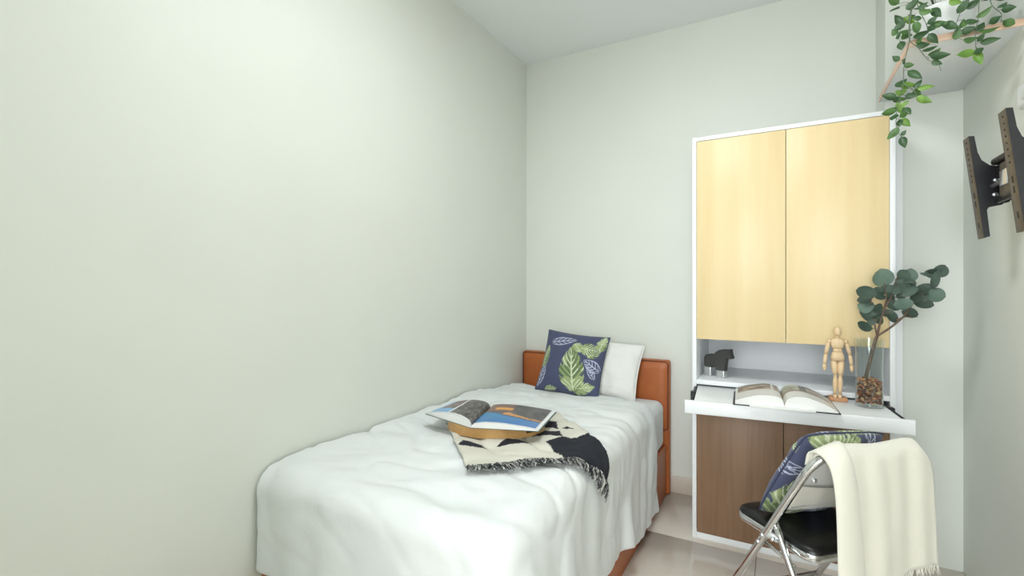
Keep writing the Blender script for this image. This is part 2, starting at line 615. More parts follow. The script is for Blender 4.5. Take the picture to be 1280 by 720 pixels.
# ------------------------------------------------------------------ woven throw on the duvet
TA, E1, E2 = (-.943, 1.369), (.715, .699), (-.699, .715)
TW, TL_ = .545, .56
BLACK_SHAPES = [
    [(.0, .245), (.03, .297), (.118, .205), (.06, .222)],
    [(.142, .209), (.201, .268), (.246, .248), (.277, .178), (.209, .204)],
    [(.305, .236), (.379, .292), (.449, .299), (.416, .197), (.367, .23)],
    [(.365, .37), (.445, .422), (.472, .391), (.45, .323)],
    [(.463, .319), (.494, .336), (.515, .297)],
    [(.335, .164), (.382, .184), (.56, .245), (.571, .24), (.571, -.01), (.345, -.01), (.344, .02), (.334, .05)],
    [(.0, .36), (.03, .40), (.15, .33), (.2, .42), (.25, .34), (.3, .37), (.2, .30)],
]
nu, nv = 110, 110
v, cols = [], []
cream, blk = lin((216, 213, 200)), lin((30, 32, 42))
for k in range(nv + 1):
    for i in range(nu + 1):
        a, b = TW * i / nu, TL_ * k / nv
        x = TA[0] + a * E1[0] + b * E2[0]; y = TA[1] + a * E1[1] + b * E2[1]
        w = .004 * noise.noise(Vector((a * 7, b * 7, 2)))
        v.append(on_duvet(x, y, .013 + w))
        j = .003 * noise.noise(Vector((a * 40, b * 40, 0)))
        cols.append(blk if any(inpoly(a + j, b + j + (.035 if k_ < 2 else 0), P) for k_, P in enumerate(BLACK_SHAPES)) else cream)
throw = mk('throw_blanket', v, grid_faces(nv + 1, nu + 1), M['woven'])
prints(throw, cols)
md = throw.modifiers.new('thickness', 'SOLIDIFY'); md.thickness = .006; md.offset = 1
tag(throw, 'black and cream woven throw with a shaggy fringe laid across the duvet', 'throw blanket')
v, f, cols = [], [], []
for k in range(520):
    a = random.uniform(-.004, TW + .004)
    L = random.uniform(.046, .070)
    skew = random.uniform(-.022, .030)
    pts = []
    ph = random.uniform(0, 6.28)
    for q in range(6):
        tt = q / 5
        aa = a + skew * tt + .003 * math.sin(ph + tt * 9)
        bb_ = .006 - L * tt
        x = TA[0] + aa * E1[0] + bb_ * E2[0]; y = TA[1] + aa * E1[1] + bb_ * E2[1]
        pts.append(on_duvet(x, y, .014 + .014 * math.sin(PI * min(1, tt * .8)) * random.uniform(.4, 1.2)))
    n0 = len(v)
    tube_data(pts, [.0019 * (1 - .3 * q / 5) for q in range(6)], 4, v, f)
    g = random.choice([(34, 36, 42), (44, 46, 50), (96, 98, 98), (120, 121, 120), (196, 196, 190), (222, 222, 214), (30, 31, 36), (150, 150, 146)])
    cols += [lin(g)] * (len(v) - n0)
fr = mk('fringe', v, f, M['fringe'], throw)
prints(fr, cols)
tag(fr, 'grey black and white yarn fringe', kind='stuff')

# ------------------------------------------------------------------ cushions and pillows
def smooth_hash(a, b):
    return noise.noise(Vector((a, b, 4.4)))
NAVY, GREEN1, GREEN2, PALE, LINE = (72, 78, 108), (104, 124, 84), (156, 172, 122), (212, 220, 188), (190, 196, 216)
def leaf_hit(u, v, L):
    """L = (base u, base v, angle, length, half width); returns along, across in leaf units or None"""
    x, y = u - L[0], v - L[1]
    c, s = math.cos(L[2]), math.sin(L[2])
    a, b = (x * c + y * s) / L[3], (-x * s + y * c) / L[4]
    if a < 0 or a > 1:
        return None
    w = (math.sin(PI * a ** .75)) ** .75
    return (a, b / w) if w > .02 and abs(b) < w else None
BIG = [(.62, .05, 1.78, .70, .20), (.62, .74, -.05, .30, .11), (.60, .06, .35, .36, .10), (.04, .35, 1.45, .38, .07),
       (.56, .04, 1.0, .3, .09), (.50, .80, -.75, .20, .09), (.90, .72, 1.4, .30, .08), (.16, .0, .2, .2, .06), (.76, .60, .9, .28, .09)]
SPRIG = [(.12, .78, .22, .42, .075), (.02, .05, 1.35, .36, .06), (.98, .42, 2.7, .30, .09), (.92, .28, 2.2, .26, .05)]
def leaf_print(u, v):
    for k, L in enumerate(BIG):
        h = leaf_hit(u, v, L)
        if h:
            a, b = h
            if abs(b) < .06: return PALE
            st = math.sin((a * 1.0 - abs(b) * .33) * 46)
            notch = math.sin((a - abs(b) * .33) * 23)
            if abs(b) > .72 and notch > .75: continue
            if st > .55: return PALE if smooth_hash(u * 9, v * 9 + k) > -.05 else GREEN2
            return GREEN2 if smooth_hash(u * 6 + k, v * 6) > -.1 else GREEN1
    for L in SPRIG:
        h = leaf_hit(u, v, L)
        if h:
            a, b = h
            if abs(b) > .80 or abs(b) < .09 or math.sin((a - abs(b) * .25) * 34) > .72:
                return LINE
    return NAVY

def cushion(name, W, H, T, n, m, pattern=None, back=None, parent=None, pinch=.07, seed=0, crease=.006, rnd=0.0):
    """square cushion standing in its local xz plane, front towards -y, bottom edge at z = 0"""
    v, cols, idx = [], [], {}
    for side in (0, 1):
        for k in range(n + 1):
            for i in range(n + 1):
                edge = i in (0, n) or k in (0, n)
                if side and edge:
                    idx[(1, i, k)] = idx[(0, i, k)]
                    continue
                a, b = i / n, k / n
                x, z = (a - .5), (b - .5)
                e = (1 - (2 * x) ** 2), (1 - (2 * z) ** 2)
                th = T * .5 * (max(0, e[0]) ** .5) * (max(0, e[1]) ** .5)
                px = x * W * (1 - pinch * (1 - (2 * z) ** 2) * abs(2 * x))
                pz = z * H * (1 - pinch * (1 - (2 * x) ** 2) * abs(2 * z))
                kc = 1 - rnd * (abs(4 * x * z)) ** 3
                px, pz = px * kc, pz * kc
                w = crease * noise.noise(Vector((a * 5 + seed, b * 4, side * 5 + seed))) * min(1, e[0] * 3) * min(1, e[1] * 3)
                w += .4 * crease * noise.noise(Vector((a * 14 + seed, b * 11, side * 5 + seed)))* min(1, e[0] * 3) * min(1, e[1] * 3)
                idx[(side, i, k)] = len(v)
                v.append((px, (1 if side else -1) * (th + w), pz + H / 2))
                if pattern:
                    c = pattern(a, b) if not side else (back or pattern(1 - a, b))
                    cols.append(lin(c))
    f = []
    for side in (0, 1):
        for k in range(n):
            for i in range(n):
                q = (idx[(side, i, k)], idx[(side, i + 1, k)], idx[(side, i + 1, k + 1)], idx[(side, i, k + 1)])
                f.append(q[::-1] if side else q)
    o = mk(name, v, f, m, parent)
    if pattern:
        prints(o, cols)
    return o
def seam(parent, W, H, m, pinch=.07, r=.003, rnd=0.0):
    pts = []
    n = 24
    for k in range(n): pts.append(((k / n - .5), -.5))
    for k in range(n): pts.append((.5, k / n - .5))
    for k in range(n): pts.append((.5 - k / n, .5))
    for k in range(n): pts.append((-.5, .5 - k / n))
    pts.append(pts[0])
    P = [(x * W * (1 - pinch * (1 - (2 * z) ** 2) * abs(2 * x)), 0, z * H * (1 - pinch * (1 - (2 * x) ** 2) * abs(2 * z)) + H / 2) for x, z in pts]
    P = [(p[0] * (1 - rnd * abs(4 * x * z) ** 3), 0, (p[2] - H / 2) * (1 - rnd * abs(4 * x * z) ** 3) + H / 2) for p, (x, z) in zip(P, pts)]
    return tube('seam', P, r, m, parent, seg=6)

pil = cushion('bed_pillow', .56, .36, .13, 48, M['pillow'], pinch=.05, seed=3, crease=.014)
seam(pil, .56, .36, M['pillow'], .05, .004)
pil.location = (-1.035, 2.885, .602); pil.rotation_euler = (math.radians(-21), math.radians(4), math.radians(-2))
tag(pil, 'plain white pillow leaning on the headboard behind the patterned cushion', 'pillow')
NAVYSEAM = mat('navy_seam', (58, 64, 92), 0.85)
cu = cushion('leaf_cushion', .41, .40, .13, 170, M['print_cloth'], leaf_print, (226, 224, 212), pinch=.06, seed=8)
seam(cu, .41, .40, NAVYSEAM, .06, .003)
cu.location = (-1.145, 2.735, .622); cu.rotation_euler = (math.radians(-24), math.radians(5), math.radians(3))
tag(cu, 'navy cushion with green tropical leaf print propped up on the bed', 'cushion')

# ------------------------------------------------------------------ bamboo tray and magazine on the bed
TZ = .672
tray = tag(empty('bamboo_tray', (-1.075, 1.787, TZ), math.radians(20)), 'round bamboo tray with slot handles lying on the throw', 'tray')
TR = .212
prof = [(0, 0), (TR - .004, 0), (TR - .004, .010), (0, .010)]
lathe('tray_base', prof, M['bamboo'], tray, 64)
v, f = [], []
seg = 96
slots = (math.radians(-34), math.radians(146))
def in_slot(a):
    return any(abs((a - s + PI) % (2 * PI) - PI) < .22 for s in slots)
levels = [0.0, .016, .034, .045]
for k in range(seg):
    a = 2 * PI * k / seg
    for r_ in (TR, TR - .009):
        for z in levels:
            v.append((r_ * math.cos(a), r_ * math.sin(a), z))
for k in range(seg):
    k2 = (k + 1) % seg
    A, B = k * 8, k2 * 8
    hole = in_slot(2 * PI * (k + .5) / seg)
    for q in range(3):
        if hole and q == 1:
            continue
        f.append((A + q, B + q, B + q + 1, A + q + 1))
        f.append((A + 4 + q + 1, B + 4 + q + 1, B + 4 + q, A + 4 + q))
    f.append((A + 3, B + 3, B + 7, A + 7))
    f.append((A + 4, B + 4, B, A))
    if hole:
        f.append((A + 1, A + 5, B + 5, B + 1))
        f.append((A + 2, B + 2, B + 6, A + 6))
    h2 = in_slot(2 * PI * (k + 1.5) / seg)
    if hole != h2:
        f.append((B + 1, B + 2, B + 6, B + 5))
sharp(mk('tray_rim', v, f, M['bamboo'], tray), 40)
for o in tray.children:
    for w in o.data.vertices:
        w.co.y *= .76

def book_half(name, s0, s1, o0, o1, z0, h, print_fn, parent, n=48, lift=0.0, drop_front=0.0, outer_h=.35, m_top=None):
    """one half of an open book: spine points s0 (front) s1 (back), outer points o0 o1; pages bulge by h"""
    s0, s1, o0, o1 = map(Vector, (s0, s1, o0, o1))
    top, bot, cols = [], [], []
    for k in range(n + 1):
        for i in range(n + 1):
            a, b = i / n, k / n
            p = (s0.lerp(s1, b)).lerp(o0.lerp(o1, b), a)
            hh = h * (outer_h + (1 - outer_h) * math.sin(PI * min(1, (a + .02) ** .62)) ** .8) * min(1, .30 + (a / .10) ** .5) if a < 1 else h * outer_h
            wob = .0015 * noise.noise(Vector((a * 4, b * 3, h * 90)))
            top.append((p.x, p.y, z0 + lift * a + hh + wob))
            bot.append((p.x, p.y, z0 + lift * a * .8))
            cols.append(lin(print_fn(a, b)))
    N = (n + 1) ** 2
    f = grid_faces(n + 1, n + 1)
    o = mk(name, top, f, M['paper_print'], parent)
    prints(o, cols)
    v2, f2 = [], []
    ring = [(i, 0) for i in range(n + 1)] + [(n, k) for k in range(1, n + 1)] + [(i, n) for i in range(n - 1, -1, -1)] + [(0, k) for k in range(n - 1, 0, -1)]
    for i, k in ring:
        q = k * (n + 1) + i
        v2 += [Vector(top[q]) - Vector((0, 0, .0006)), bot[q]]
    L = len(ring)
    for q in range(L):
        r_ = (q + 1) % L
        f2.append((2 * q, 2 * q + 1, 2 * r_ + 1, 2 * r_))
    e = mk('page_block', v2, f2, M['paper'], parent, smooth=False)
    return o

def fjord(a, b):
    """photograph printed on the right page: blue water, dark shore, orange lights"""
    if a > .95 or b < .03 or b > .985: return (236, 238, 238)
    n = smooth_hash(a * 5, b * 5) * .10
    sh = .40 + .24 * (1 - a) * .3 + n * .5
    edge = .55 - .25 * a + n
    if b < edge - .05: return (44 + 30 * a, 118 + 20 * b * 2, 186)
    if b < edge: return (60, 74, 104)
    if b < edge + .08: return (206, 142, 84) if a > .35 else (110, 84, 84)
    if .15 < a < .42 and .66 < b < .78: return (226, 160, 70)
    if a < .4 and b > .6: return (126, 92, 82)
    g = 80 + 30 * smooth_hash(a * 9, b * 9)
    return (g, g - 4, g)
def left_mag(a, b):
    if b < .06 or b > .95 or a > .95: return (236, 238, 238)
    if a < .48:
        g = 84 + 70 * smooth_hash(a * 22, b * 18)
        return (g, g * .95, g * .9)
    if a < .54: return (236, 238, 238)
    if b < .32 or a > .86: return (120, 178, 226)
    g = 104 + 60 * smooth_hash(a * 16, b * 16)
    return (g + 10, g * .86, g * .84)
mag = tag(empty('magazine', (0, 0, 0)), 'open glossy magazine with a blue water photo lying on the bamboo tray', 'magazine')
MZ = TZ + .046
S0, S1 = (-1.083, 1.601, 0), (-1.176, 1.912, 0)
book_half('page', S0, S1, (-.822, 1.690, 0), (-.880, 1.985, 0), MZ, .024, fjord, mag, outer_h=.2)
book_half('page', S1, S0, (-1.385, 1.90, 0), (-1.372, 1.680, 0), MZ, .034, lambda a, b: left_mag(a, 1 - b), mag, outer_h=.18)
v = []
for P in [(-1.083, 1.600), (-.818, 1.688), (-.876, 1.988), (-1.176, 1.914), (-1.39, 1.903), (-1.377, 1.677)]:
    v.append((P[0], P[1], MZ - .0015)); v.append((P[0], P[1], MZ))
mk('magazine_cover', v, [(0, 2, 4, 6), (0, 6, 8, 10), (1, 7, 5, 3), (1, 11, 9, 7), (0, 1, 3, 2), (2, 3, 5, 4), (4, 5, 7, 6), (6, 7, 9, 8), (8, 9, 11, 10), (10, 11, 1, 0)], mat('cover_teal', (30, 70, 72), .3), mag, False)

# ------------------------------------------------------------------ wardrobe with pull-out desk
CX0, CX1, CY0, CY1, CZ = -.387, .441, 2.60, 3.105, 2.050
cab = tag(empty('wardrobe', ((CX0 + CX1) / 2, CY0, 0)), 'tall white wardrobe with maple upper doors, brown lower doors and pull-out desk', 'wardrobe')
def cb(name, lo, hi, m, bev=.0015):
    return child(box(name, lo, hi, m, bev=bev), cab)
WL = M['white_lam']
cb('side_panel', (CX0, CY0, 0), (CX0 + .020, CY1, CZ), WL)
cb('side_panel', (CX1 - .020, CY0, 0), (CX1, CY1, CZ), WL)
cb('top_panel', (CX0 + .020, CY0, CZ - .020), (CX1 - .020, CY1, CZ), WL)
cb('back_panel', (CX0 + .020, CY1 - .012, .03), (CX1 - .020, CY1, CZ - .020), WL)
cb('shelf_board', (CX0 + .020, CY0 + .001, .789), (CX1 - .020, CY1 - .012, .812), WL)
cb('bottom_panel', (CX0 + .020, CY0 + .003, .03), (CX1 - .020, CY1 - .012, .048), WL)
cb('plinth', (CX0 + .020, CY0 + .004, 0), (CX1 - .020, CY0 + .022, .03), WL)
cb('upper_bottom_panel', (CX0 + .020, CY0 + .024, 1.022), (CX1 - .020, CY1 - .012, 1.040), WL)
cb('filler_panel', (CX1, 2.775, 0), (CX1 + .056, 2.793, 2.0), WL)
XM = .0305
for x0, x1 in ((CX0 + .0215, XM - .0012), (XM + .0012, CX1 - .0215)):
    cb('upper_door', (x0, CY0 + .002, 1.020), (x1, CY0 + .021, CZ - .022), M['maple'], .001)
XM2 = .0205
for x0, x1 in ((CX0 + .0215, XM2 - .0015), (XM2 + .0015, CX1 - .0215)):
    cb('lower_door', (x0, CY0 + .002, .032), (x1, CY0 + .021, .716), M['walnut'], .001)
# the pulled-out desk sits a little askew on its runners
dk = math.radians(5.2)
desk = child(box('desk_board', (-.372, .016, -.024), (.372, .43, 0), WL, bev=.0015), cab)
desk.matrix_parent_inverse = Matrix.Identity(4)
desk.location = (.0437 - cab.location.x, 2.270 - cab.location.y, .780); desk.rotation_euler = (0, 0, dk)
box('desk_front', (-.410, 0, -.056), (.410, .018, .0015), WL, desk, bev=.003)
for sx in (-1, 1):
    xa = sx * .3765
    box('runner', (min(xa, xa + sx * .012), .02, -.040), (max(xa, xa + sx * .012), .42, -.003), M['black_gap'], desk, bev=.001)
    box('runner_stop', (min(xa, xa + sx * .02), .19, -.030), (max(xa, xa + sx * .02), .225, .002), M['black_gap'], desk, bev=.001)

# ------------------------------------------------------------------ open book on the desk
def photo_left(a, b):
    if a < .05 or a > .955 or b < .50 or b > .97: return (236, 235, 230)
    if .18 < a < .22: return (236, 235, 230)
    t = smooth_hash(a * 9, b * 14)
    if b > .86: return (120 + 40 * t, 106 + 40 * t, 92 + 30 * t)
    if .60 < b < .72: return (200, 176, 150) if t > 0 else (112, 84, 66)
    return (176 + 40 * t, 160 + 40 * t, 138 + 40 * t)
def photo_right(a, b):
    if b < .42 or b > .97 or a > .96: return (236, 235, 230)
    t = smooth_hash(a * 8 + 4, b * 11)
    if b < .55: return (158 + 20 * t, 140 + 20 * t, 118)
    if a < .36: return (186 + 40 * t, 184 + 40 * t, 160 + 40 * t)
    return (196 + 30 * t, 184 + 30 * t, 168 + 30 * t) if a > .5 and b < .86 else (112 + 30 * t, 110 + 30 * t, 98)
bk = tag(empty('open_book', (.022, 2.256, .782), math.radians(3.5)), 'thick open picture book with black cover boards on the pull-out desk', 'book')
box('cover_board', (-.192, -.002, 0), (-.006, .275, .0035), mat('book_cover', (24, 25, 28), .4), bk, bev=.001)
box('cover_board', (.006, -.002, 0), (.194, .275, .0035), bpy.data.materials['book_cover'], bk, bev=.001)
box('spine', (-.006, -.002, .0002), (.006, .275, .003), bpy.data.materials['book_cover'], bk, bev=.0005)
book_half('page', (0, .004, 0), (0, .270, 0), (.186, .004, 0), (.186, .270, 0), .0037, .054, photo_right, bk, outer_h=.12)
book_half('page', (0, .270, 0), (0, .004, 0), (-.184, .270, 0), (-.184, .004, 0), .0037, .050, lambda a, b: photo_left(a, 1 - b), bk, outer_h=.34)
box('loose_sheet', (-.128, -.012, .0002), (.108, .0035, .010), M['paper'], bk, bev=.0005)

# ------------------------------------------------------------------ horse figurine
hr = tag(empty('horse_figurine', (-.290, 2.735, .812), math.radians(-24)), 'charcoal horse figurine with silver feet standing on the wardrobe shelf', 'figurine')
OUT = [(165, 395), (163, 300), (168, 255), (190, 220), (240, 206), (320, 205), (345, 170), (398, 132), (440, 120), (510, 114), (574, 104), (580, 160), (603, 232), (590, 246), (560, 250), (515, 244), (505, 300), (497, 370), (492, 437), (360, 432), (352, 402), (325, 388), (300, 386), (285, 408), (230, 402)]
OUT = [((u - 330) / 12 * .00425, (545 - w_) / 12 * .00415) for u, w_ in OUT]
bm = bmesh.new()
fr_ = [bm.verts.new((x, -.017, z)) for x, z in OUT]
fc = bm.faces.new(fr_)
r_ = bmesh.ops.extrude_face_region(bm, geom=[fc])
for e in r_['geom']:
    if isinstance(e, bmesh.types.BMVert): e.co.y += .034
bmesh.ops.recalc_face_normals(bm, faces=bm.faces)
bmesh.ops.bevel(bm, geom=[e for e in bm.edges if abs(e.calc_face_angle(0)) > 1.2 and abs(e.verts[0].co.y - e.verts[1].co.y) < .001], offset=.004, segments=3, affect='EDGES')
sharp(from_bm('horse_body', bm, M['charcoal'], hr), 40)
for u0, u1, w0, w1 in ((160, 282, 400, 545), (358, 490, 432, 545)):
    x0, x1 = (u0 - 330) / 12 * .00425, (u1 - 330) / 12 * .00425
    box('silver_foot', (x0 + .001, -.018, 0), (x1, .018, (545 - w0) / 12 * .00415), M['silver'], hr, bev=.006, seg=3)

# ------------------------------------------------------------------ artist mannequin
mq = tag(empty('wooden_mannequin', (.229, 2.556, .7805), math.radians(4)), 'jointed beech wood artist mannequin standing on the desk beside the vase', 'mannequin')
box('mannequin_base', (-.034, -.026, 0), (.034, .026, .018), M['oak_base'], mq, bev=.003)
W_ = M['beech']
def limb(name, pts, rads, par=mq, seg=14):
    return tube(name, pts, rads, W_, par, seg)
def taper(a, b, rs, name):
    a, b = Vector(a), Vector(b)
    n = len(rs)
    return limb(name, [a.lerp(b, i / (n - 1)) for i in range(n)], rs)
def ball(name, c, r, sc=(1, 1, 1), par=mq):
    bm = bmesh.new()
    bmesh.ops.create_uvsphere(bm, u_segments=16, v_segments=10, radius=r)
    for w in bm.verts:
        w.co = Vector((c[0] + w.co.x * sc[0], c[1] + w.co.y * sc[1], c[2] + w.co.z * sc[2]))
    return from_bm(name, bm, W_, par)
for s_ in (-1, 1):
    fx = .009 * s_
    lean = (0.002, -.004)[s_ > 0]
    taper((fx - .002, .006, .022), (fx - .003, -.030, .021), [.0045, .0075, .0085, .007, .004], 'foot')
    taper((fx, 0, .028), (fx + .001, -.002 + lean, .106), [.0055, .0075, .0098, .0095, .007], 'shin')
    ball('knee_joint', (fx + .001, -.002 + lean, .110), .0072)
    taper((fx + .001, -.002 + lean, .114), (.014 * s_, .003, .180), [.0075, .0115, .0130, .0135, .010], 'thigh')
    ball('hip_joint', (.0135 * s_, .002, .184), .0082)
    sh = Vector((.0315 * s_, 0, .262)); el = Vector((.045 * s_ + .002, .006, .205)); ha = Vector((.050 * s_, -.010, .162))
    ball('shoulder_joint', sh, .0085)
    taper(sh + Vector((.002 * s_, 0, -.006)), el, [.0065, .0090, .0088, .0068], 'upper_arm')
    ball('elbow_joint', el, .0062)
    taper(el, ha, [.0060, .0080, .0076, .0055], 'forearm')
    taper(ha, ha + Vector((.001 * s_, -.004, -.030)), [.0045, .0078, .0080, .0062, .0030], 'hand')
def solid(name, rings, par=mq):
    """rings: (z, half width x, half depth y)"""
    v, f = [], []
    n = 20
    for z, rx, ry in rings:
        for k in range(n):
            a = 2 * PI * k / n
            v.append((rx * math.copysign(abs(math.cos(a)) ** .75, math.cos(a)), ry * math.copysign(abs(math.sin(a)) ** .75, math.sin(a)), z))
    for i in range(len(rings) - 1):
        for k in range(n):
            f.append((i * n + k, i * n + (k + 1) % n, (i + 1) * n + (k + 1) % n, (i + 1) * n + k))
    f.append(tuple(reversed(range(n)))); f.append(tuple((len(rings) - 1) * n + k for k in range(n)))
    return mk(name, v, f, W_, par)
solid('pelvis', [(.178, .016, .012), (.182, .0255, .017), (.196, .0255, .018), (.212, .021, .015), (.216, .018, .013)])
solid('waist', [(.215, .015, .011), (.222, .018, .013), (.230, .017, .012), (.234, .014, .010)])
solid('chest', [(.232, .018, .012), (.236, .0225, .016), (.252, .0255, .018), (.266, .026, .016), (.273, .018, .011), (.276, .009, .007)])
taper((0, 0, .274), (0, -.001, .290), [.0065, .0055, .0065], 'neck')
ball('head', (0, -.003, .306), .0185, (.82, .95, 1.12))

# ------------------------------------------------------------------ glass vase with chips and eucalyptus
VX, VY, VZ = .335, 2.50, .7815
vase = lathe('glass_vase', [(0, 0), (.046, 0), (.0485, .004), (.0475, .06), (.0465, .14), (.048, .22), (.0505, .285), (.0493, .285), (.0468, .22), (.0454, .14), (.0463, .06), (.0463, .006), (0, .006)], M['glass'], None, 56, (VX, VY, VZ))
tag(vase, 'tall clear glass vase holding wood chips and a eucalyptus branch', 'vase')
v, f, cols = [], [], []
pal = [(min(235, int(c_[0] * 1.22)), int(c_[1] * 1.08), int(c_[2] * 1.06)) for c_ in [(122, 90, 62), (152, 114, 80), (94, 66, 48), (196, 160, 116), (218, 190, 146), (206, 172, 128), (178, 138, 104), (110, 76, 60), (134, 92, 74), (80, 58, 44), (166, 124, 92)]]
for k in range(330):
    a, rr = random.uniform(0, 2 * PI), .036 * math.sqrt(random.uniform(0, 1)) if k > 210 else random.uniform(.035, .0405)
    c = Vector((VX + rr * math.cos(a), VY + rr * math.sin(a), VZ + .016 + (random.uniform(0, .092) if k <= 210 else random.uniform(.0, .10))))
    if k > 300: c.z = VZ + .108 + random.uniform(0, .008)
    R = Matrix.Rotation(random.uniform(0, 6.28), 3, Vector((random.gauss(0, 1), random.gauss(0, 1), random.gauss(0, 1))).normalized())
    rx, ry, rz = random.uniform(.005, .0098), random.uniform(.0045, .0085), random.uniform(.0015, .003)
    n0 = len(v)
    n = 7
    for zz, sc_ in ((-1, .7), (0, 1), (1, .62)):
        for q in range(n):
            t = 2 * PI * q / n
            v.append(c + R @ Vector((rx * sc_ * math.cos(t) * random.uniform(.85, 1.1), ry * sc_ * math.sin(t), rz * zz)))
    for i in range(2):
        for q in range(n):
            f.append((n0 + i * n + q, n0 + i * n + (q + 1) % n, n0 + (i + 1) * n + (q + 1) % n, n0 + (i + 1) * n + q))
    f.append(tuple(n0 + q for q in reversed(range(n)))); f.append(tuple(n0 + 2 * n + q for q in range(n)))
    cols += [lin(random.choice(pal))] * (3 * n)
chips = mk('wood_chips', v, f, M['chips'], smooth=False)
prints(chips, cols)
tag(chips, 'brown and tan dried wood chips filling the bottom of the glass vase', 'wood chips', kind='stuff')

def leaf_mesh(base, tip, wid, curl, n=7, pointy=1.0, fold=.25, flip=0):
    """a leaf blade with midrib fold, from base to tip; returns verts, faces"""
    base, tip = Vector(base), Vector(tip)
    d = tip - base
    L = d.length
    t = d.normalized()
    view = Vector((-.45, -.86, .05 + flip))
    side = t.cross(view)
    side = side.normalized() if side.length > .05 else t.orthogonal().normalized()
    nrm = side.cross(t)
    v, f = [], []
    cs = (-1, -.55, 0, .55, 1)
    for i in range(n + 1):
        a = i / n
        w = wid * L * .5 * max(.02, math.sin(PI * a ** (.72 if pointy > .5 else .9)) ** (.9 if pointy > .5 else .55))
        if i == n: w = .0004
        c = base + t * (L * a) + nrm * (curl * L * math.sin(PI * a))
        for s in cs:
            v.append(c + side * (w * s) + nrm * (-fold * w * abs(s) ** 1.5))
    m_ = len(cs)
    for i in range(n):
        for k in range(m_ - 1):
            q = i * m_ + k
            f.append((q, q + 1, q + m_ + 1, q + m_))
    return v, f
def nearest(p, lines):
    return min((q for l in lines for q in l), key=lambda q: (q - p).length)
VINE_LEAVES = [
 (0.386,2.225,2.325, 0.361,2.212,2.338), (0.384,2.225,2.313, 0.363,2.207,2.296), (0.408,2.225,2.298, 0.432,2.218,2.312),
 (0.446,2.225,2.282, 0.470,2.209,2.265), (0.480,2.225,2.278, 0.494,2.206,2.244), (0.441,2.225,2.289, 0.460,2.218,2.298),
 (0.429,2.225,2.248, 0.407,2.238,2.270), (0.395,2.225,2.245, 0.381,2.233,2.278), (0.402,2.225,2.251, 0.379,2.232,2.236),
 (0.430,2.225,2.244, 0.435,2.211,2.206), (0.449,2.225,2.251, 0.432,2.223,2.259), (0.468,2.225,2.228, 0.486,2.214,2.239),
 (0.477,2.225,2.225, 0.507,2.210,2.214), (0.469,2.225,2.217, 0.480,2.207,2.200), (0.513,2.225,2.215, 0.539,2.211,2.192),
 (0.395,2.225,2.202, 0.420,2.238,2.204), (0.430,2.225,2.187, 0.465,2.234,2.203), (0.471,2.225,2.189, 0.492,2.234,2.165),
 (0.378,2.225,2.213, 0.371,2.233,2.233), (0.378,2.225,2.197, 0.386,2.210,2.208), (0.391,2.225,2.183, 0.392,2.215,2.156),
 (0.391,2.225,2.218, 0.415,2.227,2.220), (0.437,2.225,2.158, 0.466,2.231,2.157), (0.455,2.225,2.133, 0.487,2.235,2.144),
 (0.474,2.225,2.113, 0.498,2.236,2.132), (0.477,2.225,2.108, 0.512,2.206,2.098), (0.480,2.225,2.091, 0.501,2.226,2.079),
 (0.437,2.225,2.166, 0.447,2.229,2.183), (0.387,2.225,2.115, 0.372,2.222,2.129), (0.397,2.225,2.100, 0.399,2.210,2.108),
 (0.402,2.225,2.093, 0.422,2.221,2.089), (0.414,2.225,2.070, 0.439,2.206,2.037), (0.379,2.225,2.021, 0.404,2.239,2.042),
 (0.395,2.225,2.018, 0.428,2.236,2.021), (0.430,2.225,2.007, 0.446,2.224,2.025), (0.440,2.225,2.003, 0.473,2.214,1.998),
 (0.430,2.225,1.997, 0.448,2.238,1.985), (0.378,2.225,1.981, 0.347,2.225,1.993), (0.373,2.225,1.978, 0.388,2.237,1.968),
 (0.387,2.225,1.979, 0.407,2.235,1.977), (0.405,2.225,1.982, 0.428,2.222,1.976), (0.438,2.225,1.969, 0.468,2.219,1.949),
 (0.381,2.225,1.960, 0.394,2.226,1.927), (0.397,2.225,1.949, 0.410,2.219,1.958), (0.399,2.225,1.938, 0.412,2.209,1.914),
 (0.378,2.225,1.932, 0.345,2.215,1.926), (0.378,2.225,1.936, 0.369,2.234,1.946), (0.376,2.225,1.920, 0.365,2.205,1.899),
 (0.389,2.225,1.907, 0.400,2.205,1.913), (0.394,2.225,1.898, 0.413,2.227,1.877), (0.387,2.225,1.897, 0.387,2.214,1.876),
 (0.384,2.225,1.869, 0.360,2.223,1.840), (0.394,2.225,1.839, 0.403,2.221,1.851), (0.394,2.225,1.833, 0.400,2.216,1.801),
 (0.379,2.225,1.997, 0.405,2.241,2.006), (0.549,2.225,2.245, 0.568,2.210,2.269), (0.571,2.225,2.254, 0.597,2.219,2.268),
 (0.599,2.225,2.217, 0.624,2.211,2.231), (0.527,2.225,2.292, 0.553,2.227,2.282), (0.541,2.225,2.203, 0.510,2.213,2.209),
 (0.544,2.225,2.154, 0.547,2.217,2.182), (0.571,2.225,2.209, 0.598,2.231,2.205), (0.558,2.225,2.173, 0.585,2.215,2.175),
 (0.604,2.225,2.168, 0.644,2.224,2.168), (0.599,2.225,2.169, 0.616,2.237,2.192), (0.631,2.225,2.186, 0.647,2.207,2.191),
 (0.665,2.225,2.184, 0.680,2.205,2.163), (0.662,2.225,2.224, 0.684,2.212,2.218), (0.655,2.225,2.233, 0.672,2.232,2.246),
 (0.566,2.225,2.145, 0.594,2.226,2.146), (0.601,2.225,2.132, 0.611,2.212,2.145), (0.609,2.225,2.126, 0.644,2.216,2.124),
 (0.596,2.225,2.097, 0.556,2.210,2.092), (0.596,2.225,2.097, 0.606,2.220,2.060), (0.599,2.225,2.107, 0.601,2.205,2.087),
 (0.560,2.225,2.190, 0.564,2.229,2.214), (0.615,2.225,2.267, 0.629,2.237,2.275), (0.647,2.225,2.261, 0.672,2.239,2.268),
]
